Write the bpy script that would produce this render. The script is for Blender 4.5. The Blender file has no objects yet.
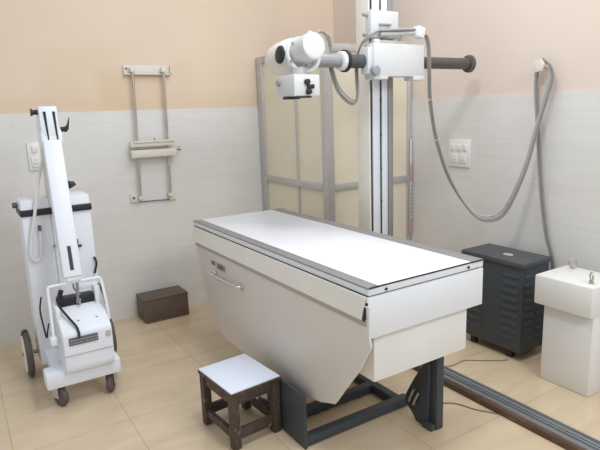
import bpy, bmesh, math, random
from mathutils import Vector, Matrix

sc = bpy.context.scene
C = sc.collection
PI = math.pi

# ------------------------------------------------------------------ camera
cam_d = bpy.data.cameras.new('camera')
cam = bpy.data.objects.new('camera', cam_d)
C.objects.link(cam)
sc.camera = cam
cam_d.sensor_width = 36.0
cam_d.sensor_fit = 'HORIZONTAL'
cam_d.lens = 546.45 / 600 * 36.0
cam_d.clip_start = 0.05
# columns: world axes seen in camera space (right, up, back)
RW = Matrix(((0.84326982, -0.53631563, -0.03551846),
             (0.13785132, 0.15193077, 0.97873084),
             (-0.5195123, -0.83023044, 0.20205046)))
cam.matrix_world = Matrix.Translation((0, 0, 1.5)) @ RW.transposed().to_4x4()

# ------------------------------------------------------------------ world and lights
w = bpy.data.worlds.new('room_daylight')
sc.world = w
w.use_nodes = True
w.node_tree.nodes['Background'].inputs[0].default_value = (0.915, 0.985, 1.07, 1)
w.node_tree.nodes['Background'].inputs[1].default_value = 0.62


def area(name, loc, target, sx, sy, power, col):
    d = bpy.data.lights.new(name, 'AREA')
    d.shape = 'RECTANGLE'
    d.size = sx
    d.size_y = sy
    d.energy = power
    d.color = col
    o = bpy.data.objects.new(name, d)
    C.objects.link(o)
    o.location = loc
    o.rotation_euler = (Vector(target) - Vector(loc)).to_track_quat('-Z', 'Y').to_euler()
    return o


area('ceiling_lamp', (1.15, 1.4, 3.1), (1.6, 2.1, 0), 0.35, 0.35, 16, (0.96, 0.99, 1.0))
area('overhead_fill_light', (2.05, 2.0, 3.6), (2.05, 2.0, 0), 1.6, 1.6, 27, (0.95, 0.99, 1.03))  # unseen broad fill, added to brighten the tabletop, right floor and wall
area('high_front_light', (2.0, -1.1, 3.0), (1.5, 2.5, 0.7), 1.8, 0.7, 43, (0.91, 0.97, 1.05))  # unseen area light added behind the camera, raised to shade under overhangs

sc.view_settings.view_transform = 'Standard'
sc.view_settings.look = 'None'
sc.view_settings.gamma = 1.0
sc.view_settings.exposure = 0.09
sc.view_settings.use_curve_mapping = False


# ------------------------------------------------------------------ materials
def lin(r, g, b):
    def f(c):
        c /= 255.0
        return c / 12.92 if c <= 0.04045 else ((c + 0.055) / 1.055) ** 2.4
    return (f(r), f(g), f(b), 1)


def new_mat(name):
    m = bpy.data.materials.new(name)
    m.use_nodes = True
    return m, m.node_tree.nodes, m.node_tree.links, m.node_tree.nodes['Principled BSDF']


def mat(name, rgb, rough=0.5, metal=0.0, var=0.05, scale=12.0, stretch=(1, 1, 1), dark=None, thr=None, bump=0.0, coat=0.0):
    """plain surface with a slight noise variation; 'dark' adds a second worn colour past threshold thr"""
    m, n, l, p = new_mat(name)
    c = lin(*rgb)
    geo = n.new('ShaderNodeNewGeometry')
    mp = n.new('ShaderNodeMapping')
    mp.inputs['Scale'].default_value = stretch
    l.new(geo.outputs['Position'], mp.inputs[0])
    nz = n.new('ShaderNodeTexNoise')
    nz.inputs['Scale'].default_value = scale
    nz.inputs['Detail'].default_value = 4
    l.new(mp.outputs[0], nz.inputs['Vector'])
    r = n.new('ShaderNodeValToRGB')
    r.color_ramp.elements[0].position = 0.3
    r.color_ramp.elements[1].position = 0.7
    r.color_ramp.elements[0].color = tuple(x * (1 - var) for x in c[:3]) + (1,)
    r.color_ramp.elements[1].color = tuple(min(1, x * (1 + var)) for x in c[:3]) + (1,)
    l.new(nz.outputs['Fac'], r.inputs[0])
    out = r.outputs[0]
    if dark:
        r2 = n.new('ShaderNodeValToRGB')
        r2.color_ramp.elements[0].position = thr
        r2.color_ramp.elements[1].position = thr + 0.06
        r2.color_ramp.elements[0].color = (0, 0, 0, 1)
        r2.color_ramp.elements[1].color = (1, 1, 1, 1)
        nz2 = n.new('ShaderNodeTexNoise')
        nz2.inputs['Scale'].default_value = scale * 1.7
        nz2.inputs['Detail'].default_value = 6
        l.new(mp.outputs[0], nz2.inputs['Vector'])
        l.new(nz2.outputs['Fac'], r2.inputs[0])
        mx = n.new('ShaderNodeMixRGB')
        l.new(r2.outputs[0], mx.inputs[0])
        l.new(out, mx.inputs[1])
        mx.inputs[2].default_value = lin(*dark)
        out = mx.outputs[0]
    l.new(out, p.inputs['Base Color'])
    p.inputs['Roughness'].default_value = rough
    p.inputs['Metallic'].default_value = metal
    p.inputs['Coat Weight'].default_value = coat
    if bump:
        b = n.new('ShaderNodeBump')
        b.inputs['Strength'].default_value = bump
        b.inputs['Distance'].default_value = 0.004
        l.new(nz.outputs['Fac'], b.inputs['Height'])
        l.new(b.outputs[0], p.inputs['Normal'])
    return m


def floor_mat():
    m, n, l, p = new_mat('floor_tiles')
    geo = n.new('ShaderNodeNewGeometry')
    mp = n.new('ShaderNodeMapping')
    mp.inputs['Location'].default_value = (-0.05, -2.625 + 0.53 * 6, 0)
    l.new(geo.outputs['Position'], mp.inputs[0])
    br = n.new('ShaderNodeTexBrick')
    br.offset = 0.0
    br.inputs['Scale'].default_value = 1.0
    br.inputs['Brick Width'].default_value = 0.53
    br.inputs['Row Height'].default_value = 0.53
    br.inputs['Mortar Size'].default_value = 0.0022
    br.inputs['Mortar Smooth'].default_value = 0.2
    br.inputs['Color1'].default_value = lin(214, 193, 162)
    br.inputs['Color2'].default_value = lin(219, 198, 168)
    br.inputs['Mortar'].default_value = lin(190, 167, 137)
    l.new(mp.outputs[0], br.inputs['Vector'])
    mp2 = n.new('ShaderNodeMapping')
    mp2.inputs['Rotation'].default_value = (0, 0, 0.5)
    mp2.inputs['Scale'].default_value = (1.0, 3.2, 1)
    l.new(geo.outputs['Position'], mp2.inputs[0])
    nz = n.new('ShaderNodeTexNoise')
    nz.inputs['Scale'].default_value = 2.6
    nz.inputs['Detail'].default_value = 6
    nz.inputs['Distortion'].default_value = 0.7
    l.new(mp2.outputs[0], nz.inputs['Vector'])
    r = n.new('ShaderNodeValToRGB')
    r.color_ramp.elements[0].position = 0.32
    r.color_ramp.elements[1].position = 0.68
    r.color_ramp.elements[0].color = (0.88, 0.86, 0.835, 1)
    r.color_ramp.elements[1].color = (1.0, 1.0, 1.0, 1)
    l.new(nz.outputs['Fac'], r.inputs[0])
    mx = n.new('ShaderNodeMixRGB')
    mx.blend_type = 'MULTIPLY'
    mx.inputs[0].default_value = 1.0
    l.new(br.outputs['Color'], mx.inputs[1])
    l.new(r.outputs[0], mx.inputs[2])
    l.new(mx.outputs[0], p.inputs['Base Color'])
    p.inputs['Roughness'].default_value = 0.2
    p.inputs['Specular IOR Level'].default_value = 0.45
    return m


def dado_mat(name, axis):
    m, n, l, p = new_mat(name)
    geo = n.new('ShaderNodeNewGeometry')
    sp = n.new('ShaderNodeSeparateXYZ')
    l.new(geo.outputs['Position'], sp.inputs[0])
    cb = n.new('ShaderNodeCombineXYZ')
    l.new(sp.outputs[axis], cb.inputs[0])
    l.new(sp.outputs[2], cb.inputs[1])
    mp = n.new('ShaderNodeMapping')
    mp.inputs['Location'].default_value = (0.17 + 4.24, -1.558 + 0.27 * 6, 0)
    l.new(cb.outputs[0], mp.inputs[0])
    br = n.new('ShaderNodeTexBrick')
    br.offset = 0.0
    br.inputs['Scale'].default_value = 1.0
    br.inputs['Brick Width'].default_value = 0.53
    br.inputs['Row Height'].default_value = 0.27
    br.inputs['Mortar Size'].default_value = 0.0018
    br.inputs['Mortar Smooth'].default_value = 0.5
    br.inputs['Color1'].default_value = lin(224, 221, 215)
    br.inputs['Color2'].default_value = lin(227, 223, 218)
    br.inputs['Mortar'].default_value = lin(217, 212, 205)
    l.new(mp.outputs[0], br.inputs['Vector'])
    mp2 = n.new('ShaderNodeMapping')
    mp2.inputs['Scale'].default_value = (1.0, 7.0, 1)
    l.new(cb.outputs[0], mp2.inputs[0])
    nz = n.new('ShaderNodeTexNoise')
    nz.inputs['Scale'].default_value = 3.5
    nz.inputs['Detail'].default_value = 6
    nz.inputs['Distortion'].default_value = 0.9
    l.new(mp2.outputs[0], nz.inputs['Vector'])
    r = n.new('ShaderNodeValToRGB')
    r.color_ramp.elements[0].position = 0.33
    r.color_ramp.elements[1].position = 0.66
    r.color_ramp.elements[0].color = (0.955, 0.945, 0.935, 1)
    r.color_ramp.elements[1].color = (1.0, 1.0, 1.0, 1)
    l.new(nz.outputs['Fac'], r.inputs[0])
    mx = n.new('ShaderNodeMixRGB')
    mx.blend_type = 'MULTIPLY'
    mx.inputs[0].default_value = 1.0
    l.new(br.outputs['Color'], mx.inputs[1])
    l.new(r.outputs[0], mx.inputs[2])
    l.new(mx.outputs[0], p.inputs['Base Color'])
    p.inputs['Roughness'].default_value = 0.35
    p.inputs['Specular IOR Level'].default_value = 0.35
    return m


def paint_mat(name, rgb, patches):
    """matt wall paint with faint cloudy variation and a few retouched rectangles"""
    m, n, l, p = new_mat(name)
    geo = n.new('ShaderNodeNewGeometry')
    nz = n.new('ShaderNodeTexNoise')
    nz.inputs['Scale'].default_value = 2.0
    nz.inputs['Detail'].default_value = 5
    l.new(geo.outputs['Position'], nz.inputs['Vector'])
    c = lin(*rgb)
    r = n.new('ShaderNodeValToRGB')
    r.color_ramp.elements[0].position = 0.3
    r.color_ramp.elements[1].position = 0.7
    r.color_ramp.elements[0].color = tuple(x * 0.975 for x in c[:3]) + (1,)
    r.color_ramp.elements[1].color = tuple(min(1, x * 1.02) for x in c[:3]) + (1,)
    l.new(nz.outputs['Fac'], r.inputs[0])
    out = r.outputs[0]
    sp = n.new('ShaderNodeSeparateXYZ')
    l.new(geo.outputs['Position'], sp.inputs[0])

    def smooth(sock, a, b):
        k = n.new('ShaderNodeMapRange')
        k.interpolation_type = 'SMOOTHSTEP'
        k.inputs['From Min'].default_value = a
        k.inputs['From Max'].default_value = b
        l.new(sock, k.inputs['Value'])
        return k.outputs[0]

    def mul(a, b):
        k = n.new('ShaderNodeMath')
        k.operation = 'MULTIPLY'
        l.new(a, k.inputs[0])
        if isinstance(b, float):
            k.inputs[1].default_value = b
        else:
            l.new(b, k.inputs[1])
        return k.outputs[0]
    for (x0, x1, z0, z1, col, amt) in patches:
        e = 0.06
        f = mul(mul(smooth(sp.outputs[0], x0 - e, x0 + e), smooth(sp.outputs[0], x1 + e, x1 - e)),
                mul(smooth(sp.outputs[2], z0 - e, z0 + e), smooth(sp.outputs[2], z1 + e, z1 - e)))
        f = mul(f, amt)
        mx = n.new('ShaderNodeMixRGB')
        l.new(f, mx.inputs[0])
        l.new(out, mx.inputs[1])
        mx.inputs[2].default_value = lin(*col)
        out = mx.outputs[0]
    l.new(out, p.inputs['Base Color'])
    p.inputs['Roughness'].default_value = 0.75
    p.inputs['Specular IOR Level'].default_value = 0.2
    return m


M = {}
M['floor'] = floor_mat()
M['dado_l'] = dado_mat('wall_tile_left', 0)
M['dado_r'] = dado_mat('wall_tile_right', 1)
TAN = (218, 190, 155)
M['paint_l'] = paint_mat('peach_paint_left', (228, 207, 184),
                         [(0.55, 0.86, 1.5, 1.99, TAN, 0.22), (0.93, 1.12, 1.5, 1.83, TAN, 0.5),
                          (1.48, 1.66, 1.5, 1.9, TAN, 0.2), (0.86, 1.12, 1.5, 2.0, TAN, 0.15), (1.14, 1.41, 1.5, 1.8, TAN, 0.25),
                          (-1.0, 3.0, 1.5, 1.66, TAN, 0.3)])
M['paint_r'] = paint_mat('peach_paint_right', (228, 211, 197), [])
M['white'] = mat('white_enamel', (229, 230, 231), 0.35, var=0.015)
M['white_cool'] = mat('white_plastic', (234, 236, 241), 0.4, var=0.015)
M['cream'] = mat('cream_enamel', (228, 222, 210), 0.4, var=0.02)
M['cream_dark'] = mat('cream_panel_enamel', (219, 212, 203), 0.38, var=0.02, scale=5)
M['tabletop'] = mat('white_laminate_top', (240, 241, 247), 0.22, var=0.006)
M['stooltop'] = mat('white_laminate_stool', (226, 231, 244), 0.35, var=0.015)
M['grey_strip'] = mat('brushed_aluminium_strip', (152, 150, 150), 0.4, 0.35, var=0.03)
M['alu'] = mat('aluminium_frame', (194, 189, 185), 0.45, 0.35, var=0.04, scale=20)
M['alu_bright'] = mat('bright_aluminium', (226, 230, 234), 0.3, 0.15, var=0.02)
M['alu_dark'] = mat('dark_aluminium', (164, 166, 169), 0.35, 0.6, var=0.05, stretch=(1, 1, 1))
M['chrome'] = mat('chrome', (225, 225, 225), 0.12, 1.0, var=0.0)
M['steel'] = mat('tarnished_steel', (186, 178, 166), 0.35, 0.7, var=0.12, scale=30)
M['black'] = mat('black_plastic', (34, 34, 36), 0.45, var=0.1)
M['rubber'] = mat('grey_rubber', (92, 86, 80), 0.7, var=0.15, scale=40)
M['tube_dark'] = mat('dark_grey_tube', (98, 92, 88), 0.4, 0.5, var=0.08, scale=30)
M['teal_dark'] = mat('dark_slate_steel', (62, 67, 72), 0.5, var=0.06)
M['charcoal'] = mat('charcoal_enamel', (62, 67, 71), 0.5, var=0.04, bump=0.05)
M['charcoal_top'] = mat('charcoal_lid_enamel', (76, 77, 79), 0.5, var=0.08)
M['wood_box'] = mat('dark_veneer', (97, 80, 68), 0.5, var=0.18, scale=10, stretch=(1, 6, 6))
M['wood_stool'] = mat('worn_brown_wood', (78, 63, 53), 0.6, var=0.25, scale=30, stretch=(1, 1, 0.5), dark=(124, 108, 93), thr=0.61)
M['wood_plank'] = mat('brown_plank', (98, 72, 54), 0.6, var=0.25, scale=14, stretch=(4, 0.5, 4), dark=(140, 128, 118), thr=0.66)
M['panel'] = mat('cream_laminate', (228, 217, 193), 0.4, var=0.02, scale=3)
M['cable'] = mat('grey_cable', (160, 154, 147), 0.55, var=0.08, scale=40)
M['cable_light'] = mat('light_grey_cable', (176, 172, 168), 0.5, var=0.06, scale=40)
M['cable_dark'] = mat('dark_grey_cable', (132, 129, 126), 0.5, var=0.1, scale=40)
M['wire'] = mat('thin_grey_wire', (124, 113, 98), 0.6, var=0.05)
M['cord'] = mat('white_cord', (226, 224, 220), 0.45, var=0.02)
M['switch'] = mat('white_switch_plastic', (232, 228, 222), 0.35, var=0.01)
M['stone'] = mat('off_white_enamel', (232, 229, 223), 0.5, var=0.025, scale=6)
M['stone_cap'] = mat('white_cap_enamel', (230, 228, 222), 0.45, var=0.02, scale=6)
M['bracket'] = mat('aged_white_bracket', (222, 214, 200), 0.5, var=0.05, scale=25, dark=(176, 164, 146), thr=0.68)
M['label'] = mat('dark_grey_label', (94, 94, 98), 0.5, var=0.0)
M['label_ink'] = mat('pale_ink', (158, 158, 160), 0.5, var=0.0)
M['pink'] = mat('pink_marking', (206, 148, 152), 0.6, var=0.05)
M['strip_white'] = mat('white_scale_strip', (214, 206, 202), 0.5, var=0.05)
M['knob_grey'] = mat('grey_knob_plastic', (150, 152, 160), 0.4, var=0.03)
M['band_grey'] = mat('grey_beige_strip', (176, 168, 157), 0.5, var=0.02)
M['white_head'] = mat('white_head_enamel', (213, 213, 212), 0.4, var=0.02)
M['frost'] = mat('frosted_grey', (188, 184, 180), 0.3, var=0.04)


# ------------------------------------------------------------------ mesh helpers
class MB:
    def __init__(self):
        self.bm = bmesh.new()

    def _add(self, t):
        me = bpy.data.meshes.new('tmp')
        t.to_mesh(me)
        t.free()
        self.bm.from_mesh(me)
        bpy.data.meshes.remove(me)
        return self

    def box(self, x0, x1, y0, y1, z0, z1, bev=0.0, seg=2, mtx=None):
        t = bmesh.new()
        bmesh.ops.create_cube(t, size=1.0)
        for v in t.verts:
            v.co = Vector(((x0 + x1) / 2 + v.co.x * (x1 - x0), (y0 + y1) / 2 + v.co.y * (y1 - y0), (z0 + z1) / 2 + v.co.z * (z1 - z0)))
        if bev > 0:
            bmesh.ops.bevel(t, geom=t.edges[:], offset=bev, segments=seg, profile=0.5, affect='EDGES')
        if mtx is not None:
            t.transform(mtx)
        return self._add(t)

    def cyl(self, p, q, r, r2=None, seg=24, bev=0.0, ang=0.0):
        p, q = Vector(p), Vector(q)
        t = bmesh.new()
        d = q - p
        bmesh.ops.create_cone(t, cap_ends=True, segments=seg, radius1=r, radius2=r if r2 is None else r2, depth=d.length)
        if bev > 0:
            ed = [e for e in t.edges if abs(e.verts[0].co.z - e.verts[1].co.z) < 1e-6]
            bmesh.ops.bevel(t, geom=ed, offset=bev, segments=3, profile=0.5, affect='EDGES')
        rot = d.to_track_quat('Z', 'Y').to_matrix().to_4x4()
        t.transform(Matrix.Translation((p + q) / 2) @ rot @ Matrix.Rotation(ang, 4, 'Z'))
        return self._add(t)

    def prism(self, pts, axis, a0, a1, bev=0.0):
        """pts: 2-D polygon; axis 'x': pts are (y,z); 'y': (x,z); 'z': (x,y)"""
        t = bmesh.new()

        def P(u, v, a):
            return {'x': (a, u, v), 'y': (u, a, v), 'z': (u, v, a)}[axis]
        lo = [t.verts.new(P(u, v, a0)) for u, v in pts]
        hi = [t.verts.new(P(u, v, a1)) for u, v in pts]
        t.faces.new(lo)
        t.faces.new(hi[::-1])
        k = len(pts)
        for i in range(k):
            t.faces.new((lo[i], hi[i], hi[(i + 1) % k], lo[(i + 1) % k]))
        bmesh.ops.recalc_face_normals(t, faces=t.faces[:])
        if bev > 0:
            bmesh.ops.bevel(t, geom=t.edges[:], offset=bev, segments=2, profile=0.5, affect='EDGES')
        return self._add(t)

    def tube(self, pts, r, seg=10, smooth=6, closed=False):
        pts = [Vector(p) for p in pts]
        if smooth and len(pts) > 2:
            out = []
            k = len(pts)
            rng = range(k) if closed else range(k - 1)
            for i in rng:
                p0 = pts[(i - 1) % k] if (closed or i > 0) else pts[0] * 2 - pts[1]
                p1, p2 = pts[i], pts[(i + 1) % k]
                p3 = pts[(i + 2) % k] if (closed or i + 2 < k) else pts[-1] * 2 - pts[-2]
                for s in range(smooth):
                    u = s / smooth
                    out.append(0.5 * ((2 * p1) + (p2 - p0) * u + (2 * p0 - 5 * p1 + 4 * p2 - p3) * u * u + (3 * p1 - p0 - 3 * p2 + p3) * u ** 3))
            if not closed:
                out.append(pts[-1])
            pts = out
        t = bmesh.new()
        k = len(pts)
        rings = []
        nrm = None
        for i, p in enumerate(pts):
            a = pts[(i - 1) % k] if (closed or i > 0) else p
            b = pts[(i + 1) % k] if (closed or i < k - 1) else p
            d = (b - a).normalized()
            if nrm is None:
                nrm = d.orthogonal().normalized()
            nrm = (nrm - d * nrm.dot(d))
            nrm = nrm.normalized() if nrm.length > 1e-6 else d.orthogonal().normalized()
            bn = d.cross(nrm)
            rings.append([t.verts.new(p + (nrm * math.cos(2 * PI * j / seg) + bn * math.sin(2 * PI * j / seg)) * r) for j in range(seg)])
        for i in range(k if closed else k - 1):
            A, B = rings[i], rings[(i + 1) % k]
            for j in range(seg):
                t.faces.new((A[j], A[(j + 1) % seg], B[(j + 1) % seg], B[j]))
        if not closed:
            t.faces.new(rings[0][::-1])
            t.faces.new(rings[-1])
        bmesh.ops.recalc_face_normals(t, faces=t.faces[:])
        return self._add(t)

    def torus(self, c, axis, R, r, seg=32, a0=0.0, a1=2 * PI):
        ax = Vector(axis).normalized()
        u = ax.orthogonal().normalized()
        v = ax.cross(u)
        full = abs(a1 - a0 - 2 * PI) < 1e-6
        k = seg
        pts = [Vector(c) + (u * math.cos(a0 + (a1 - a0) * i / k) + v * math.sin(a0 + (a1 - a0) * i / k)) * R for i in range(k if full else k + 1)]
        return self.tube(pts, r, 10, 0, full)

    def lathe(self, c, axis, prof, seg=32):
        """prof: list of (offset along axis, radius)"""
        ax = Vector(axis).normalized()
        rot = ax.to_track_quat('Z', 'Y').to_matrix().to_4x4()
        t = bmesh.new()
        rings = []
        for (h, r) in prof:
            rings.append([t.verts.new((r * math.cos(2 * PI * j / seg), r * math.sin(2 * PI * j / seg), h)) for j in range(seg)])
        for a, b in zip(rings, rings[1:]):
            for j in range(seg):
                t.faces.new((a[j], a[(j + 1) % seg], b[(j + 1) % seg], b[j]))
        t.faces.new(rings[0][::-1])
        t.faces.new(rings[-1])
        bmesh.ops.recalc_face_normals(t, faces=t.faces[:])
        t.transform(Matrix.Translation(Vector(c)) @ rot)
        return self._add(t)

    def build(self, name, m, parent=None, base=None, local=False):
        bm = self.bm
        off = Vector((0, 0, 0))
        if not local:
            if parent is not None:
                r = parent
                while r.parent is not None:
                    r = r.parent
                off = Vector(r.location)
            elif base is not None:
                off = Vector(base)
        for v in bm.verts:
            v.co -= off
        for f in bm.faces:
            f.smooth = True
        for e in bm.edges:
            if len(e.link_faces) == 2:
                e.smooth = e.calc_face_angle(0) < math.radians(35)
        me = bpy.data.meshes.new(name)
        bm.to_mesh(me)
        bm.free()
        me.materials.append(m)
        o = bpy.data.objects.new(name, me)
        C.objects.link(o)
        if parent is not None:
            o.parent = parent
        elif base is not None:
            o.location = base
        return o


def thing(name, label, cat, loc, rz=0.0, group=None):
    o = bpy.data.objects.new(name, None)
    o.empty_display_size = 0.1
    C.objects.link(o)
    o.location = loc
    o.rotation_euler = (0, 0, rz)
    o['label'] = label
    o['category'] = cat
    if group:
        o['group'] = group
    return o


def tag(o, label, cat, group=None):
    o['label'] = label
    o['category'] = cat
    if group:
        o['group'] = group
    return o


def struct(mb, name, m):
    o = mb.build(name, m)
    o['kind'] = 'structure'
    return o


# ------------------------------------------------------------------ room shell
YL, XR, ZD = 4.09, 2.977, 1.558
struct(MB().box(-1.6, XR + 0.1, -0.6, YL + 0.1, -0.08, 0.0), 'floor', M['floor'])
struct(MB().box(-1.6, XR + 0.1, YL + 0.006, YL + 0.1, 0.0, 3.0), 'wall_left', M['paint_l'])
struct(MB().box(XR + 0.006, XR + 0.1, -0.6, YL + 0.006, 0.0, 3.0), 'wall_right', M['paint_r'])
struct(MB().box(-1.6, XR + 0.006, YL, YL + 0.006, 0.0, ZD), 'trim_1', M['dado_l'])
struct(MB().box(XR, XR + 0.006, -0.6, YL, 0.0, ZD), 'trim_2', M['dado_r'])

# ------------------------------------------------------------------ aluminium partition in the corner
PX, PY, PZ = 2.207, 3.125, 1.945
pt = thing('corner_partition', 'aluminium framed partition of cream panels closing off the room corner', 'partition', (PX, PY, 0))
hw = 0.026
for (x, y, wx, wy) in ((PX, YL - 0.05, 0.02, 0.045), (PX, PY, 0.03, 0.03), (XR - 0.022, PY, 0.02, 0.02)):
    MB().box(x - wx, x + wx, y - wy, y + wy, 0.0, PZ, 0.003).build('post', M['alu'], pt)
MB().box(PX - 0.018, PX + 0.018, 3.495, 3.515, 0.0, PZ, 0.002).build('mullion', M['alu'], pt)
MB().box(2.62, 2.65, PY - 0.018, PY + 0.018, 0.0, PZ, 0.002).build('mullion', M['alu'], pt)
for z in (0.05, 0.97, PZ - 0.025):
    MB().box(PX - 0.02, PX + 0.02, PY + 0.03, YL - 0.095, z - hw, z + hw, 0.003).build('rail', M['alu'], pt)
    MB().box(PX + 0.03, XR - 0.042, PY - 0.02, PY + 0.02, z - hw, z + hw, 0.003).build('rail', M['alu'], pt)
for (a, b) in ((0.076, 0.944), (0.996, PZ - 0.051)):
    for (y0, y1) in ((PY + 0.03, 3.495), (3.515, YL - 0.095)):
        MB().box(PX - 0.004, PX + 0.006, y0, y1, a, b).build('panel', M['panel'], pt)
    for (x0, x1) in ((PX + 0.03, 2.62), (2.65, XR - 0.042)):
        MB().box(x0, x1, PY - 0.006, PY + 0.004, a, b).build('panel', M['panel'], pt)

# thin marked strip hanging beside the partition's right post
st = thing('marked_strip', 'thin white strip with pink markings hanging on the right aluminium partition post', 'strip', (2.957, 3.09, 0.5))
MB().box(2.948, 2.966, 3.090, 3.099, 0.53, 1.27, 0.002).build('strip', M['strip_white'], st)
for (a, b) in ((0.945, 1.08), (0.53, 0.66)):
    o = MB().box(2.947, 2.967, 3.087, 3.0895, a, b, 0.0005).build('marking', M['pink'], st)
    o['label'] = 'pink band'
for k in range(9):
    MB().box(2.950, 2.962, 3.0875, 3.0898, 0.68 + k * 0.028, 0.686 + k * 0.028).build('scale_tick', M['label'], st)

# ------------------------------------------------------------------ floor rail
fr = thing('floor_rail', 'long aluminium channel rail on a brown wooden plank fixed to the floor behind table', 'rail', (2.175, 1.7, 0))
MB().box(2.106, 2.218, 0.3, 3.04, 0.0, 0.034, 0.002).build('plank', M['wood_plank'], fr)
for x in (2.118, 2.170):
    ch = MB().prism([(x, 0.034), (x + 0.044, 0.034), (x + 0.044, 0.05), (x + 0.036, 0.05), (x + 0.036, 0.039), (x + 0.008, 0.039), (x + 0.008, 0.05), (x, 0.05)], 'y', 0.3, 3.04)
    ch.build('channel', M['alu_dark'], fr)

# ------------------------------------------------------------------ x-ray tube stand
ts = thing('tube_stand', 'tall aluminium column carrying a white x-ray tube head on a cross arm', 'x-ray stand', (2.18, 2.58, 0.056))
MB().box(2.04, 2.32, 2.42, 2.78, 0.058, 0.2, 0.01).build('base_carriage', M['cream'], ts)
col = MB()
col.box(2.107, 2.272, 2.545, 2.64, 0.2, 2.8)
col.build('column', M['alu_dark'], ts)
for (x0, x1) in ((2.118, 2.170), (2.186, 2.230)):
    MB().box(x0, x1, 2.530, 2.546, 0.2, 2.8, 0.004).build('guide_rail', M['alu_bright'], ts)
MB().box(2.234, 2.271, 2.527, 2.546, 0.2, 2.8, 0.003).build('edge_profile', M['grey_strip'], ts)
slot = MB()
slot.box(2.107, 2.117, 2.541, 2.546, 0.2, 2.8)
slot.box(2.174, 2.185, 2.538, 2.546, 0.2, 2.8)
slot.build('slot_cover', M['black'], ts)
for z in (0.95, 1.15, 1.35, 1.55):
    MB().cyl((2.179, 2.531, z), (2.179, 2.54, z), 0.005, seg=10).build('slot_screw', M['black'], ts)
MB().box(2.096, 2.106, 2.54, 2.655, 0.2, 2.8, 0.002).build('side_cover', M['cream'], ts)
# upper bracket
ub = MB()
ub.box(2.015, 2.215, 2.42, 2.470, 1.885, 2.03, 0.005)
ub.box(2.10, 2.20, 2.465, 2.532, 1.90, 2.02, 0.004)
ubo = ub.build('upper_bracket', M['white_head'], ts)
MB().box(2.075, 2.13, 2.412, 2.422, 1.89, 1.955, 0.003).build('latch', M['frost'], ubo)
MB().box(2.07, 2.15, 2.405, 2.42, 1.95, 1.96, 0.002).build('latch_plate', M['alu_dark'], ubo)
for z in (1.90, 2.005):
    MB().cyl((1.985, 2.45, z), (2.017, 2.45, z), 0.009, seg=14).build('bolt', M['alu_dark'], ubo)
# carriage
ca = MB()
ca.box(1.985, 2.358, 2.36, 2.445, 1.675, 1.85, 0.006)
ca.box(2.08, 2.32, 2.44, 2.532, 1.69, 1.84, 0.004)
ca.box(1.985, 2.085, 2.36, 2.44, 1.660, 1.68, 0.003)
ca.box(2.275, 2.358, 2.36, 2.44, 1.655, 1.68, 0.003)
cao = ca.build('carriage', M['white_head'], ts)
MB().box(1.952, 1.987, 2.372, 2.435, 1.69, 1.83, 0.006).build('side_block', M['white_head'], cao)
MB().cyl((1.985, 2.335, 1.705), (1.985, 2.362, 1.705), 0.026, seg=24, bev=0.004).build('lock_knob', M['knob_grey'], cao)
MB().box(2.06, 2.30, 2.40, 2.50, 1.85, 1.872, 0.004).build('cable_tray', M['frost'], cao)
MB().box(2.01, 2.05, 2.385, 2.42, 1.852, 1.875, 0.004).build('clip', M['white_head'], cao)
# cable support rod with a white clip
cro = MB().cyl((2.06, 2.40, 1.902), (2.31, 2.375, 1.915), 0.013, seg=12).build('cable_rod', M['frost'], ts)
MB().cyl((2.22, 2.44, 1.85), (2.22, 2.392, 1.905), 0.010, seg=10).build('rod_post', M['frost'], cro)
mt = Matrix.Translation((2.325, 2.375, 1.918)) @ Matrix.Rotation(0.25, 4, 'Y')
MB().box(-0.028, 0.028, -0.025, 0.025, -0.03, 0.03, 0.006, mtx=mt).build('clip', M['white'], cro)
# cross arm
AY, AZ = 2.42, 1.758
armo = MB().cyl((1.835, AY, AZ), (2.80, AY, AZ), 0.034, seg=28).build('cross_arm', M['tube_dark'], ts)
MB().lathe((2.785, AY, AZ), (1, 0, 0), [(0, 0.036), (0.004, 0.052), (0.02, 0.054), (0.026, 0.048), (0.026, 0.03)], 28).build('end_flange', M['rubber'], armo)
MB().cyl((1.838, AY, AZ), (1.953, AY, AZ), 0.0365, seg=28).build('arm_sleeve', M['charcoal_top'], armo)
bk = MB().lathe((1.835, AY, AZ), (1, 0, 0), [(-0.012, 0.058), (0.004, 0.058), (0.006, 0.04)], 28)
bk.build('ring', M['black'], armo)
MB().lathe((1.795, AY, AZ), (1, 0, 0), [(0, 0.038), (0.005, 0.05), (0.026, 0.05), (0.028, 0.036)], 28).build('collar', M['white'], armo)
MB().cyl((1.60, AY, AZ), (1.80, AY, AZ), 0.036, seg=28).build('swivel_tube', M['alu_dark'], armo)
# tube head
hx, hz = 1.52, 1.790
hax = Vector((0, 0.36, -0.042)).normalized()
hc = Vector((hx, 2.385, hz))
hdo = MB().lathe(hc - hax * 0.145, hax, [(0, 0.050), (0.001, 0.058), (0.004, 0.063), (0.06, 0.065), (0.12, 0.066), (0.17, 0.066), (0.17, 0.05)], 36).build('tube_housing', M['white_head'], ts)
rax = Vector((0.05, 0.36, -0.10)).normalized()
rc = Vector((hx + 0.004, 2.348, 1.774))
rng = MB().torus(rc, rax, 0.083, 0.0105, 48)
rng.build('trunnion_ring', M['white_head'], hdo)
MB().torus(rc + rax * 0.03, rax, 0.078, 0.010, 48).build('trunnion_ring', M['cream'], hdo)
MB().lathe(hc + hax * 0.018, hax, [(0, 0.068), (0.02, 0.080), (0.06, 0.083), (0.13, 0.085), (0.175, 0.081), (0.21, 0.066), (0.225, 0.04), (0.228, 0.012)], 40).build('anode_end', M['cream'], hdo)
hp = hc + hax * 0.030 + Vector((0, 0, -0.012))
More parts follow.
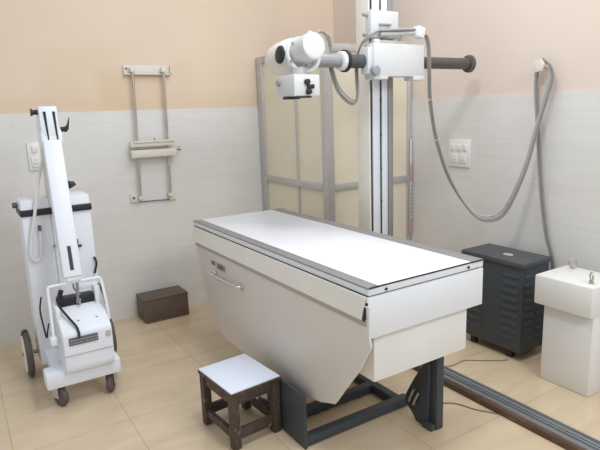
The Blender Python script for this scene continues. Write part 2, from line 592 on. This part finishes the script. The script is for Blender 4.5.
MB().lathe(hp, (-1, 0, 0.06), [(0.02, 0.050), (0.078, 0.050), (0.086, 0.046)], 28).build('cable_horn', M['white_head'], hdo)
MB().lathe(hp + Vector((-0.086, 0, 0.005)), (-1, 0, 0.06), [(0, 0.043), (0.008, 0.042), (0.013, 0.034), (0.015, 0.01)], 28).build('horn_cap', M['black'], hdo)
MB().box(1.565, 1.618, 2.37, 2.46, 1.715, 1.80, 0.008).build('yoke', M['white_head'], hdo)
for a in range(6):
    an = a * PI / 3 + 0.4
    q = rc + Vector((0.083 * math.cos(an), 0, 0.083 * math.sin(an))) - rax * 0.012
    MB().cyl(q - hax * 0.008, q + hax * 0.002, 0.006, seg=10).build('ring_bolt', M['alu_dark'], hdo)
# second, upper receptacle with its collar behind the near drum
MB().lathe((1.575, 2.45, 1.838), (0.9, -0.25, 0.42), [(0, 0.034), (0.055, 0.034), (0.06, 0.040), (0.075, 0.040), (0.08, 0.030)], 24).build('side_socket', M['white_head'], hdo)
MB().lathe((1.643, 2.431, 1.870), (0.9, -0.25, 0.42), [(0, 0.022), (0.02, 0.020), (0.028, 0.012)], 16).build('socket_nut', M['alu'], hdo)
# collimator below the housing
coo = MB().box(1.395, 1.541, 2.235, 2.400, 1.574, 1.674, 0.006).build('collimator', M['white_head'], ts)
MB().lathe((1.485, 2.33, 1.672), (0, 0, 1), [(0, 0.052), (0.008, 0.052), (0.012, 0.038), (0.04, 0.036)], 24).build('neck_flange', M['frost'], coo)
MB().box(1.405, 1.49, 2.232, 2.27, 1.566, 1.574, 0.002).build('base_plate', M['black'], coo)
MB().box(1.392, 1.45, 2.27, 2.34, 1.562, 1.574, 0.002).build('base_plate', M['black'], coo)
for (x, z) in ((1.462, 1.640), (1.470, 1.594)):
    MB().cyl((x, 2.214, z), (x, 2.236, z), 0.013, seg=18, bev=0.003).build('knob', M['black'], coo)
MB().box(1.466, 1.500, 2.220, 2.236, 1.608, 1.628, 0.002).build('lever', M['black'], coo)
MB().cyl((1.384, 2.375, 1.640), (1.396, 2.375, 1.640), 0.014, seg=18).build('knob', M['alu_dark'], coo)
# cables from the head, behind the arm, up to the bracket and the rod
loop = [(1.655, 2.44, 1.872), (1.70, 2.46, 1.905), (1.741, 2.475, 1.905), (1.773, 2.475, 1.87), (1.784, 2.475, 1.815), (1.775, 2.475, 1.747), (1.82, 2.475, 1.622), (1.885, 2.475, 1.557), (1.933, 2.47, 1.540),
        (1.955, 2.47, 1.58), (1.950, 2.47, 1.691), (1.952, 2.47, 1.771), (1.968, 2.45, 1.846), (1.995, 2.41, 1.885), (2.04, 2.395, 1.915), (2.10, 2.39, 1.921), (2.20, 2.375, 1.927), (2.295, 2.372, 1.932)]
for k, (dx, dy, dz, r, mm) in enumerate(((0, 0, 0, 0.006, 'cable_dark'), (0.012, 0.006, 0.016, 0.005, 'cable_light'), (-0.010, -0.006, -0.008, 0.0048, 'cable_dark'))):
    pp = [(x + dx * (1 if i > 2 else 0.3), y + dy, z + dz * (1 if 2 < i < 14 else 0.3)) for i, (x, y, z) in enumerate(loop)]
    MB().tube(pp, r, 10, 6).build('head_cable', M[mm], ts)

# ------------------------------------------------------------------ cable bundle to the wall hook
hk = thing('wall_hook', 'small white wall hook carrying the looped grey cables', 'hook', (2.95, 2.0, 1.72))
hb = MB()
hb.cyl((2.905, 2.0, 1.705), (2.976, 2.0, 1.705), 0.011, seg=14)
hb.build('peg', M['alu'], hk)
MB().cyl((2.893, 2.003, 1.712), (2.908, 2.003, 1.712), 0.040, seg=6, bev=0.003, ang=0.35).build('front_plate', M['bracket'], hk)

cb = thing('cable_bundle', 'bundle of grey cables sagging from tube stand and looped over the wall hook', 'cables', (2.42, 2.42, 1.7))
sag = [(2.366, 2.365, 1.905), (2.378, 2.362, 1.885), (2.388, 2.358, 1.835), (2.392, 2.356, 1.72), (2.428, 2.382, 1.544), (2.49, 2.385, 1.305), (2.56, 2.336, 1.059), (2.64, 2.243, 0.874),
       (2.70, 2.162, 0.821), (2.76, 2.081, 0.88), (2.835, 2.015, 1.119), (2.885, 1.98, 1.37), (2.915, 1.95, 1.547), (2.928, 1.932, 1.655), (2.928, 1.955, 1.722),
       (2.932, 2.0, 1.738), (2.94, 2.034, 1.705), (2.945, 2.041, 1.578), (2.945, 2.015, 1.347), (2.945, 1.988, 1.112), (2.945, 1.964, 0.933), (2.948, 1.925, 0.725), (2.95, 1.876, 0.567), (2.95, 1.85, 0.3), (2.95, 1.85, 0.02)]
for k, (dx, dy, dz, r, mm) in enumerate(((0, 0, 0, 0.0072, 'cable'), (0.007, 0.013, 0.013, 0.0066, 'cable_light'), (-0.004, -0.012, -0.011, 0.0062, 'cable_dark'))):
    pp = []
    for i, (x, y, z) in enumerate(sag):
        s = 1.0 if i < 10 else (0.75 if i < 24 else 1)
        zz = z + (dz if 6 < i < 17 else 0)
        pp.append((min(x + dx * s, 2.962), y + dy * s, max(zz, 0.012)))
    MB().tube(pp, r, 8, 6).build('cable', M[mm], cb)
for i in (4, 5):
    MB().torus(sag[i], (0.2, -0.2, -1), 0.016, 0.0025, 16).build('cable_tie', M['cord'], cb)

# ------------------------------------------------------------------ x-ray table
tx0, tx1, ty0, ty1, tz = 1.238, 1.880, 1.516, 3.262, 0.847
tb = thing('x_ray_table', 'long white x-ray table with grey edged top on a dark steel frame', 'table', (1.55, 2.35, 0))
MB().box(tx0 + 0.05, tx1 - 0.065, ty0 + 0.004, ty1, tz - 0.016, tz, 0.001).build('tabletop', M['tabletop'], tb)
for (a, b) in ((tx0, tx0 + 0.052), (tx1 - 0.067, tx1)):
    o = MB().box(a, b, ty0, ty1, tz - 0.005, tz + 0.003, 0.0012).build('edge_rail', M['grey_strip'], tb)
    o['label'] = 'grey aluminium edge strip along the tabletop'
MB().box(tx0 + 0.004, tx1 - 0.004, ty0 - 0.004, ty0 + 0.002, tz - 0.001, tz + 0.0035).build('end_seal', M['black'], tb)
fm = MB()
fm.box(tx0 + 0.002, tx1 - 0.002, ty0 + 0.001, ty1 - 0.002, tz - 0.030, tz - 0.005, 0.0015)
fmo = fm.build('top_frame', M['white'], tb)
for x in (1.325, 1.785):
    MB().cyl((x, ty0 - 0.003, tz - 0.018), (x, ty0 + 0.004, tz - 0.018), 0.006, seg=14).build('screw', M['black'], fmo)
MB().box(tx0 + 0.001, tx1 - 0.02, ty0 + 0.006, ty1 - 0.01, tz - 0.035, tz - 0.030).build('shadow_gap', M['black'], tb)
MB().box(tx0 - 0.002, tx1 - 0.002, ty0 - 0.002, ty1 - 0.02, 0.645, tz - 0.035, 0.003).build('upper_body', M['white'], tb)
lb = MB()
lb.box(1.293, 1.825, 1.552, 2.95, 0.436, 0.645, 0.004)
lb.build('lower_body', M['stone_cap'], tb)
# sloping flap under the left edge
MB().prism([(1.235, 0.812), (1.219, 0.726), (1.212, 0.727), (1.229, 0.812)], 'y', 1.528, 3.24).build('side_flap', M['cream'], tb)
MB().prism([(1.2353, 0.79), (1.2353, 0.700), (1.215, 0.728), (1.224, 0.77)], 'y', 1.516, 1.527).build('end_gap', M['black'], tb)
# big side panel with slanted ends
pan = [(3.215, 0.78), (1.50, 0.78), (1.502, 0.66), (1.49, 0.625), (1.559, 0.505), (1.652, 0.387), (1.718, 0.299), (1.735, 0.278), (1.765, 0.268), (1.84, 0.240), (1.95, 0.215), (2.2, 0.200), (2.82, 0.190), (2.883, 0.204), (2.97, 0.255), (3.05, 0.325), (3.085, 0.375),
       (3.13, 0.47), (3.165, 0.56), (3.20, 0.70)]
spo = MB().prism(pan, 'x', 1.227, 1.2355, 0.002).build('side_panel', M['cream_dark'], tb)
MB().box(1.2215, 1.2268, 1.514, 3.21, 0.700, 0.728, 0.0015).build('grey_band', M['band_grey'], spo)  # grey-beige band along the panel top, just under the flap
HX = 1.227
hn = MB()
hn.tube([(HX, 2.935, 0.583), (HX - 0.025, 2.93, 0.581), (HX - 0.030, 2.91, 0.580), (HX - 0.030, 2.60, 0.586), (HX - 0.025, 2.575, 0.586), (HX, 2.57, 0.588)], 0.009, 12, 4)
hno = hn.build('handle', M['chrome'], spo)
for (y, z) in ((2.935, 0.583), (2.57, 0.588)):
    MB().box(HX - 0.008, HX, y - 0.022, y + 0.022, z - 0.016, z + 0.016, 0.002).build('handle_base', M['chrome'], hno)
MB().box(HX - 0.004, HX, 2.78, 2.90, 0.615, 0.655, 0.001).build('name_plate', M['steel'], spo)
for (y0, y1) in ((2.965, 2.975), (2.945, 2.955), (2.925, 2.937)):
    MB().box(HX - 0.002, HX, y0, y1, 0.625, 0.652).build('plate_mark', M['label'], spo)
MB().box(HX - 0.005, HX - 0.004, 2.80, 2.88, 0.625, 0.648).build('plate_mark', M['label'], spo)
# closing panel on the far side
MB().box(1.826, 1.838, 1.575, 2.95, 0.46, 0.644, 0.002).build('back_panel', M['cream'], tb)
# pedestal legs with gusset plates
lA = MB()
lA.prism([(1.888, 0.0), (1.888, 0.262), (2.10, 0.262), (2.13, 0.24), (2.22, 0.09), (2.34, 0.06), (2.34, 0.0)], 'x', 1.167, 1.181, 0.002)
lA.box(1.18, 1.25, 2.06, 2.26, 0.0, 0.16, 0.003)
lA.box(1.240, 1.315, 2.16, 2.26, 0.0, 0.446, 0.003)
lA.build('leg', M['teal_dark'], tb)
lB = MB()
lB.box(1.755, 1.800, 1.655, 1.70, 0.0, 0.446, 0.003)
lB.prism([(1.70, 0.0), (1.69, 0.39), (1.74, 0.30), (1.80, 0.20), (1.845, 0.115), (1.85, 0.07), (1.80, 0.03), (1.77, 0.0)], 'x', 1.738, 1.758, 0.002)
lB.box(1.725, 1.76, 1.66, 1.72, 0.0, 0.03, 0.004)
lB.build('leg', M['teal_dark'], tb)
for (y, z) in ((1.815, 0.09), (1.785, 0.085)):
    MB().tube([(1.732, y, z), (1.728, y - 0.017, z + 0.035), (1.732, y - 0.034, z + 0.075)], 0.007, 8, 3).build('bolt', M['steel'], tb)
for (x0, x1, y0, y1, z0, z1) in ((1.181, 1.81, 1.895, 1.94, 0.006, 0.052), (1.181, 1.735, 2.10, 2.145, 0.006, 0.052), (1.735, 1.78, 1.94, 2.35, 0.005, 0.051)):
    MB().box(x0, x1, y0, y1, z0, z1, 0.003).build('cross_beam', M['teal_dark'], tb)

# ------------------------------------------------------------------ stool
so = thing('step_stool', 'small worn brown wooden stool with a white laminate top beside the x-ray table', 'stool', (1.016, 2.231, 0), math.radians(4.5))
ax, ay, sh = 0.135, 0.163, 0.289
MB().box(-ax + 0.003, ax - 0.003, -ay + 0.003, ay - 0.003, sh - 0.006, sh, 0.001).build('top', M['stooltop'], so, local=True)
MB().box(-ax, ax, -ay, ay, sh - 0.022, sh - 0.006, 0.002).build('top_edge', M['wood_stool'], so, local=True)
for sx in (-1, 1):
    for sy in (-1, 1):
        cx, cy = sx * (ax - 0.024), sy * (ay - 0.026)
        MB().box(cx - 0.02, cx + 0.02, cy - 0.02, cy + 0.02, 0, sh - 0.022, 0.003).build('leg', M['wood_stool'], so, local=True)
for sx in (-1, 1):
    cx = sx * (ax - 0.022)
    MB().box(cx - 0.01, cx + 0.01, -ay + 0.046, ay - 0.046, sh - 0.072, sh - 0.022, 0.002).build('apron', M['wood_stool'], so, local=True)
    MB().box(cx - 0.01, cx + 0.01, -ay + 0.046, ay - 0.046, 0.045, 0.085, 0.002).build('stretcher', M['wood_stool'], so, local=True)
for sy in (-1, 1):
    cy = sy * (ay - 0.022)
    MB().box(-ax + 0.044, ax - 0.044, cy - 0.01, cy + 0.01, sh - 0.072, sh - 0.022, 0.002).build('apron', M['wood_stool'], so, local=True)
    MB().box(-ax + 0.044, ax - 0.044, cy - 0.01, cy + 0.01, 0.045, 0.095, 0.002).build('stretcher', M['wood_stool'], so, local=True)

# ------------------------------------------------------------------ mobile x-ray unit
mu = thing('mobile_x_ray_unit', 'white mobile x-ray machine on wheels with folded arm, against the left wall', 'x-ray machine', (0.45, 3.3, 0))
cbx = MB()
cbx.box(0.276, 0.425, 3.34, 3.56, 0.10, 1.075, 0.010)
cbx.box(0.425, 0.645, 3.345, 3.56, 0.10, 1.075, 0.010)
cbo = cbx.build('cabinet', M['white_cool'], mu)
MB().box(0.271, 0.650, 3.330, 3.566, 0.985, 1.022, 0.005).build('bumper_band', M['black'], cbo)
MB().cyl((0.272, 3.42, 1.045), (0.245, 3.42, 1.045), 0.016, seg=18, bev=0.005).build('side_knob', M['rubber'], cbo)
ms = MB()
ms.box(0.425, 0.50, 3.37, 3.44, 1.07, 1.50, 0.006)
ms.build('mast', M['cream'], mu)
# yoke head
yk = MB()
yk.box(0.424, 0.514, 3.30, 3.40, 1.40, 1.578, 0.008)
yk.cyl((0.418, 3.335, 1.405), (0.527, 3.335, 1.405), 0.062, seg=28, bev=0.004)
yk.box(0.424, 0.516, 3.275, 3.30, 1.375, 1.58, 0.004)
yk.box(0.422, 0.434, 3.27, 3.34, 1.345, 1.43, 0.003)
yk.box(0.508, 0.520, 3.27, 3.34, 1.345, 1.43, 0.003)
yko = yk.build('yoke_head', M['white_cool'], mu)
for (xa, xb) in ((0.450, 0.456), (0.497, 0.501)):
    MB().prism([(xa - 0.007, 1.552), (xa + 0.007, 1.552), (xb + 0.004, 1.40), (xb - 0.003, 1.40)], 'y', 3.2725, 3.276).build('slot', M['black'], yko)
MB().cyl((0.424, 3.33, 1.55), (0.398, 3.33, 1.55), 0.013, seg=14).cyl((0.398, 3.33, 1.55), (0.39, 3.33, 1.55), 0.02, seg=14).build('pin_knob', M['black'], yko)
MB().lathe((0.52, 3.33, 1.452), (1, 0, 0.1), [(0, 0.012), (0.03, 0.014), (0.034, 0.010)], 14).build('lever_boss', M['black'], yko)
MB().prism([(0.545, 1.440), (0.560, 1.438), (0.572, 1.455), (0.583, 1.52), (0.565, 1.475), (0.545, 1.462)], 'y', 3.315, 3.340, 0.002).build('lever', M['black'], yko)
# inclined arm
aa, ab = Vector((0.472, 3.30, 1.39)), Vector((0.456, 3.055, 0.675))
d = (ab - aa)
mtx = Matrix.Translation(aa) @ d.to_track_quat('Z', 'Y').to_matrix().to_4x4()
L = d.length


def arm_box(w0, t0, a, b, bev=0.0, off=(0, 0)):
    """box along the inclined arm"""
    zax = d.normalized()
    xax = Vector((1, 0, 0))
    xax = (xax - zax * xax.dot(zax)).normalized()
    yax = zax.cross(xax)
    mm = Matrix.Translation(aa) @ Matrix((xax, yax, zax)).transposed().to_4x4()
    return MB().box(off[0] - w0 / 2, off[0] + w0 / 2, off[1] - t0 / 2, off[1] + t0 / 2, a, b, bev, mtx=mm)


iao = arm_box(0.094, 0.07, 0.0, L, 0.006).build('folding_arm', M['white_cool'], mu)
zax = d.normalized()
xax = (Vector((1, 0, 0)) - zax * zax.x).normalized()
yax = zax.cross(xax)
front = 1 if yax.y < 0 else -1
arm_box(0.018, 0.004, L - 0.165, L - 0.035, 0.0, (0.0, front * 0.036)).build('slot', M['black'], iao)
MB().cyl((0.515, 3.225, 1.165), (0.535, 3.22, 1.16), 0.012, seg=12).cyl((0.528, 3.22, 1.163), (0.54, 3.215, 1.14), 0.022, seg=16, bev=0.004).build('knob', M['black'], iao)
en = MB()
en.cyl((0.425, 3.05, 0.668), (0.495, 3.05, 0.668), 0.020, seg=16)
en.build('arm_end', M['white_cool'], iao)
# x-ray head (monobox)
mono = [(2.905, 0.20), (2.895, 0.23), (2.90, 0.405), (2.91, 0.425), (3.09, 0.512), (3.12, 0.505), (3.14, 0.45), (3.14, 0.22), (3.12, 0.20)]
mbo = MB().prism(mono, 'x', 0.35, 0.598, 0.008).build('x_ray_head', M['white_cool'], mu)
MB().box(0.351, 0.597, 2.892, 2.897, 0.300, 0.303).build('seam', M['frost'], mbo)
lbl = MB().box(0.378, 0.522, 2.892, 2.8985, 0.355, 0.395, 0.001).build('label_plate', M['label'], mbo)
ink = MB()
random.seed(3)
for row in range(2):
    x = 0.384
    while x < 0.512:
        wdt = random.uniform(0.004, 0.012)
        ink.box(x, x + wdt, 2.8905, 2.892, 0.362 + row * 0.015, 0.370 + row * 0.015)
        x += wdt + 0.004
ink.build('label_text', M['label_ink'], lbl)
MB().box(0.565, 0.588, 2.892, 2.8985, 0.365, 0.395, 0.001).build('sticker', M['frost'], mbo)
for (x, t) in ((0.44, 0.35), (0.535, 0.35)):
    y = 2.91 + 0.18 * t
    z = 0.425 + 0.087 * t
    MB().box(x, x + 0.012, y - 0.004, y + 0.004, z - 0.002, z + 0.003).build('top_mark', M['label_ink'], mbo)
colb = MB()
colb.box(0.372, 0.56, 3.085, 3.155, 0.50, 0.555, 0.004)
colb.build('collimator', M['black'], mu)
cp = MB()
cp.box(0.562, 0.592, 3.06, 3.15, 0.495, 0.60, 0.004)
cp.box(0.49, 0.592, 3.12, 3.15, 0.58, 0.605, 0.004)
cp.build('side_clamp', M['white_cool'], mu)
MB().box(0.345, 0.368, 3.00, 3.12, 0.46, 0.53, 0.006).build('side_clamp', M['white_cool'], mu)
MB().cyl((0.375, 3.10, 0.54), (0.40, 3.11, 0.60), 0.013, seg=10).build('clamp_lever', M['black'], mu)
bkk = MB()
bkk.tube([(0.595, 3.11, 0.50), (0.593, 3.10, 0.60), (0.606, 3.06, 0.545), (0.607, 3.03, 0.50)], 0.006, 8, 3)
bkk.build('wire_clip', M['black'], mu)
cbs = MB()
cbs.tube([(0.375, 3.09, 0.535), (0.38, 3.03, 0.515), (0.405, 2.97, 0.475), (0.425, 2.92, 0.445), (0.43, 2.893, 0.415), (0.428, 2.886, 0.395)], 0.0065, 8, 5)
cbs.build('black_cable', M['black'], mu)
cbs = MB()
cbs.tube([(0.46, 3.07, 0.66), (0.463, 3.10, 0.60), (0.49, 3.11, 0.555), (0.475, 3.05, 0.515)], 0.005, 8, 5)
cbs.build('grey_cable', M['cable'], mu)
# U handle
uh = MB()
uh.tube([(0.318, 2.99, 0.37), (0.323, 3.02, 0.50), (0.326, 3.045, 0.62), (0.332, 3.05, 0.640), (0.345, 3.05, 0.645), (0.46, 3.05, 0.648), (0.575, 3.05, 0.650), (0.593, 3.05, 0.645), (0.60, 3.045, 0.625), (0.606, 3.01, 0.52), (0.609, 2.99, 0.42)], 0.0078, 10, 4)
uho = uh.build('handle_bar', M['white_cool'], mu)
MB().box(0.300, 0.334, 2.965, 3.015, 0.345, 0.39, 0.006).build('handle_block', M['white_cool'], uho)
MB().tube([(0.475, 3.05, 0.648), (0.475, 3.06, 0.60), (0.47, 3.08, 0.52)], 0.008, 8, 3).build('hanger', M['alu_dark'], uho)
wl = MB()
wl.tube([(0.306, 3.2, 0.555), (0.292, 3.2, 0.483), (0.297, 3.2, 0.40), (0.306, 3.2, 0.316), (0.315, 3.19, 0.36), (0.318, 3.12, 0.42)], 0.0045, 8, 5)
wl.build('hanging_wire', M['black'], mu)
# base
bs = MB()
bs.box(0.25, 0.632, 2.93, 3.05, 0.122, 0.210, 0.012)
bs.box(0.30, 0.37, 3.04, 3.40, 0.12, 0.19, 0.008)
bs.box(0.54, 0.61, 3.04, 3.40, 0.12, 0.19, 0.008)
bs.build('base_frame', M['white_cool'], mu)
MB().cyl((0.19, 3.49, 0.14), (0.72, 3.49, 0.14), 0.012, seg=14).build('axle', M['alu_dark'], mu)
for s, xw in ((-1, 0.222), (1, 0.695)):
    wo = MB().lathe((xw - 0.019, 3.49, 0.142), (1, 0, 0), [(0, 0.118), (0.003, 0.136), (0.01, 0.142), (0.028, 0.142), (0.035, 0.136), (0.038, 0.118)], 40).build('rear_wheel', M['rubber'], mu)
    MB().lathe((xw - 0.024, 3.49, 0.142), (1, 0, 0), [(0, 0.05), (0.0, 0.105), (0.005, 0.116), (0.043, 0.116), (0.048, 0.105), (0.048, 0.05)], 32).build('hub', M['cream'], wo)
MB().tube([(0.196, 3.43, 0.280), (0.206, 3.44, 0.290), (0.225, 3.46, 0.291)], 0.004, 8, 4).build('wheel_guard', M['black'], mu)
for xw, an in ((0.312, 0.45), (0.583, -0.5)):
    tm = Matrix.Translation((xw, 2.995, 0)) @ Matrix.Rotation(an, 4, 'Z')
    fk = MB()
    fk.box(-0.026, 0.026, -0.022, 0.025, 0.108, 0.116, 0.001)
    fk.box(-0.026, -0.022, -0.022, 0.025, 0.05, 0.109, 0.001)
    fk.box(0.022, 0.026, -0.022, 0.025, 0.05, 0.109, 0.001)
    fk.cyl((0, 0, 0.113), (0, 0, 0.126), 0.016, seg=14)
    fk.bm.transform(tm)
    fo = fk.build('caster', M['frost'], mu)
    wb = MB().lathe((-0.018, -0.010, 0.053), (1, 0, 0), [(0, 0.035), (0.004, 0.049), (0.01, 0.053), (0.026, 0.053), (0.032, 0.049), (0.036, 0.035)], 28)
    wb.bm.transform(tm)
    wb.build('wheel', M['rubber'], fo)
# white cord hanging on the cabinet front
MB().tube([(0.43, 3.366, 1.30), (0.405, 3.35, 1.24), (0.371, 3.325, 1.129), (0.34, 3.31, 0.992), (0.307, 3.318, 0.854), (0.297, 3.318, 0.769), (0.313, 3.318, 0.735), (0.34, 3.318, 0.744), (0.354, 3.318, 0.818), (0.358, 3.32, 0.90)], 0.009, 10, 6).build('power_cord', M['cord'], mu)
MB().box(0.352, 0.366, 3.315, 3.34, 0.885, 0.93, 0.003).build('cord_hook', M['rubber'], mu)
fh = MB()
fh.prism([(0.545, 0.775), (0.57, 0.775), (0.57, 0.785), (0.552, 0.785), (0.552, 0.82), (0.545, 0.82)], 'y', 3.328, 3.346)
fh.build('front_catch', M['black'], mu)
fh = MB()
fh.tube([(0.625, 3.335, 0.60), (0.64, 3.33, 0.66), (0.632, 3.335, 0.70)], 0.006, 8, 3)
fh.build('front_catch', M['black'], mu)
MB().cyl((0.425, 3.325, 0.80), (0.425, 3.345, 0.80), 0.008, seg=12).build('screw', M['steel'], mu)

# ------------------------------------------------------------------ wall cassette holder
wh = thing('wall_cassette_holder', 'white wall bracket frame with two steel rods and a sliding clamp, on left wall', 'wall bracket', (1.28, 4.09, 0.9))
ub = MB()
ub.box(1.115, 1.46, 4.078, 4.09, 1.812, 1.875, 0.003)
ub.box(1.115, 1.46, 4.052, 4.09, 1.806, 1.813, 0.001)
ub.box(1.452, 1.46, 4.052, 4.09, 1.806, 1.875, 0.001)
ubo = ub.build('upper_bracket', M['bracket'], wh)
for x in (1.165, 1.392, 1.135):
    MB().cyl((x, 4.072, 1.85), (x, 4.079, 1.85), 0.008, seg=12).build('screw', M['tube_dark'], ubo)
for (xa, xb) in ((1.170, 1.142), (1.396, 1.372)):
    MB().cyl((xa, 4.045, 1.845), (xb, 4.045, 0.915), 0.0095, seg=14).build('rod', M['steel'], wh)
    MB().box(xa - 0.018, xa + 0.012, 4.03, 4.078, 1.822, 1.852, 0.004).build('rod_socket', M['bracket'], wh)
for (x0, x1, zz) in ((1.075, 1.140, 0.885), (1.368, 1.422, 0.872)):
    lo = MB().box(x0, x1, 4.07, 4.09, zz, zz + 0.062, 0.003).build('lower_bracket', M['bracket'], wh)
    MB().cyl(((x0 + x1) / 2 - 0.01, 4.062, zz + 0.035), ((x0 + x1) / 2 - 0.01, 4.071, zz + 0.035), 0.008, seg=12).build('screw', M['tube_dark'], lo)
for x in (1.142, 1.372):
    MB().box(x - 0.014, x + 0.014, 4.03, 4.09, 0.905, 0.93, 0.004).build('rod_socket', M['bracket'], wh)
MB().cyl((1.135, 4.075, 0.885), (1.375, 4.075, 0.876), 0.004, seg=10).build('tie_bar', M['tube_dark'], wh)
u1 = MB()
u1.box(1.100, 1.425, 4.01, 4.058, 1.293, 1.332, 0.004)
u1.box(1.115, 1.43, 4.0, 4.015, 1.322, 1.336, 0.003)
u1.build('clamp_bar', M['bracket'], wh)
u2 = MB()
u2.box(1.098, 1.432, 4.005, 4.058, 1.215, 1.270, 0.005)
u2o = u2.build('clamp_bar', M['bracket'], wh)
MB().cyl((1.43, 4.02, 1.262), (1.455, 4.02, 1.262), 0.007, seg=12).cyl((1.455, 4.02, 1.262), (1.468, 4.02, 1.262), 0.017, seg=16).build('clamp_knob', M['steel'], u2o)
MB().cyl((1.27, 4.0, 1.334), (1.27, 4.0, 1.355), 0.003, seg=8).build('pin', M['tube_dark'], wh)


# ------------------------------------------------------------------ wall sockets
sl = thing('wall_socket', 'white switch plate on the tiled left wall behind the mobile unit', 'socket', (0.47, 4.09, 1.18))
MB().box(0.428, 0.515, 4.076, 4.0895, 1.178, 1.366, 0.004).build('plate', M['switch'], sl)
MB().box(0.445, 0.497, 4.066, 4.077, 1.20, 1.27, 0.004).build('socket_insert', M['switch'], sl)
MB().box(0.455, 0.487, 4.066, 4.077, 1.30, 1.345, 0.003).build('rocker', M['switch'], sl)
for (x, z) in ((0.462, 1.225), (0.48, 1.225), (0.471, 1.25)):
    MB().cyl((x, 4.0645, z), (x, 4.067, z), 0.004, seg=10).build('pin_hole', M['cable'], sl)

sr = thing('wall_socket', 'white multi socket plate on the tiled right wall behind the sagging cables', 'socket', (2.977, 2.63, 1.085))
MB().box(2.963, 2.9765, 2.535, 2.722, 1.088, 1.274, 0.004).build('plate', M['switch'], sr)
for i, y in enumerate((2.575, 2.628, 2.681)):
    MB().box(2.957, 2.964, y - 0.018, y + 0.018, 1.20, 1.245, 0.003).build('rocker', M['switch'], sr)
for y in (2.590, 2.665):
    so_ = MB().box(2.958, 2.964, y - 0.03, y + 0.03, 1.115, 1.18, 0.004).build('socket_insert', M['switch'], sr)
    for (dy, dz) in ((-0.012, -0.01), (0.012, -0.01), (0, 0.014)):
        MB().cyl((2.9565, y + dy, 1.148 + dz), (2.9585, y + dy, 1.148 + dz), 0.0035, seg=10).build('pin_hole', M['cable_light'], so_)

# ------------------------------------------------------------------ wooden box
bo = thing('wooden_box', 'dark brown wooden box on the floor against the left wall', 'box', (1.21, 3.96, 0))
MB().box(1.043, 1.379, 3.862, 4.065, 0.0, 0.17, 0.002).build('body', M['wood_box'], bo)
MB().box(1.041, 1.381, 3.860, 4.067, 0.17, 0.184, 0.002).build('lid', M['wood_box'], bo)

# ------------------------------------------------------------------ charcoal generator cabinet
gn = thing('generator_cabinet', 'charcoal louvred metal generator cabinet standing by the right wall', 'cabinet', (2.79, 2.08, 0))
gx0, gx1, gy0, gy1 = 2.66, 2.905, 1.868, 2.30
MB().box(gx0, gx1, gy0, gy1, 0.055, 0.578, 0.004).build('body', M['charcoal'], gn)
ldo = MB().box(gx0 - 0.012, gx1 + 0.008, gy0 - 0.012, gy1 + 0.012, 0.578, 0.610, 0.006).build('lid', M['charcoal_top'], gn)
bd = MB()
bd.lathe((2.765, 2.05, 0.610), (0, 0, 1), [(0, 0.022), (0.002, 0.021)], 24)
for v in bd.bm.verts:
    v.co.y = 2.05 + (v.co.y - 2.05) * 1.5
bdo = bd.build('badge', M['frost'], ldo)
for i in range(2):
    lv = MB()
    ya = gy0 + 0.022 + i * 0.265
    for k in range(9):
        z = 0.13 + k * 0.048
        lv.prism([(gx0 + 0.001, z), (gx0 - 0.007, z), (gx0 + 0.001, z + 0.022)], 'y', ya, ya + 0.11)
    lv.build('louvre_panel', M['charcoal'], gn)
for i in range(2):
    lv = MB()
    xa = gx0 + 0.022 + i * 0.115
    for k in range(9):
        z = 0.13 + k * 0.048
        lv.prism([(gy0 + 0.001, z), (gy0 - 0.007, z), (gy0 + 0.001, z + 0.022)], 'x', xa, xa + 0.085)
    lv.build('louvre_panel', M['charcoal'], gn)
for x in (gx0 + 0.04, gx1 - 0.04):
    for y in (gy0 + 0.09, gy1 - 0.07):
        MB().box(x - 0.015, x + 0.015, y - 0.02, y + 0.02, 0.0, 0.056, 0.002).build('foot', M['black'], gn)

# ------------------------------------------------------------------ white pedestal with eye bolts
pd = thing('transformer_pedestal', 'off-white pedestal with overhanging cap and two eye bolts, at right edge', 'pedestal', (2.71, 1.56, 0))
MB().box(2.600, 2.83, 1.414, 1.688, 0.0, 0.44, 0.006).build('column', M['stone'], pd)
MB().box(2.562, 2.85, 1.405, 1.728, 0.437, 0.602, 0.012).build('cap', M['stone_cap'], pd)
for (x, y, ang) in ((2.80, 1.66, 0.9), (2.628, 1.455, 2.4)):
    eb = MB()
    eb.cyl((x, y, 0.602), (x, y, 0.618), 0.011, seg=12)
    eb.torus((x, y, 0.638), (math.cos(ang), math.sin(ang), 0), 0.021, 0.0042, 20)
    eb.build('eye_bolt', M['steel'], pd)

# ------------------------------------------------------------------ thin wires on the floor
w1 = MB().tube([(2.27, 2.10, 0.004), (2.30, 2.075, 0.004), (2.344, 2.071, 0.004), (2.432, 2.072, 0.004), (2.502, 2.02, 0.004), (2.60, 1.945, 0.004), (2.64, 1.93, 0.004)], 0.0026, 8, 6)
tag(w1.build('floor_wire', M['wire'], None, (2.27, 2.10, 0.004)), 'thin wire on the floor between the rail and the charcoal cabinet', 'wire')
w2 = MB().tube([(1.80, 1.86, 0.004), (1.88, 1.85, 0.004), (1.948, 1.814, 0.004), (2.009, 1.769, 0.004), (2.046, 1.671, 0.004), (2.09, 1.60, 0.004), (2.108, 1.56, 0.004)], 0.0026, 8, 6)
tag(w2.build('floor_wire', M['wire'], None, (1.80, 1.86, 0.004)), 'thin wire on the floor from the table leg to the wooden plank', 'wire')
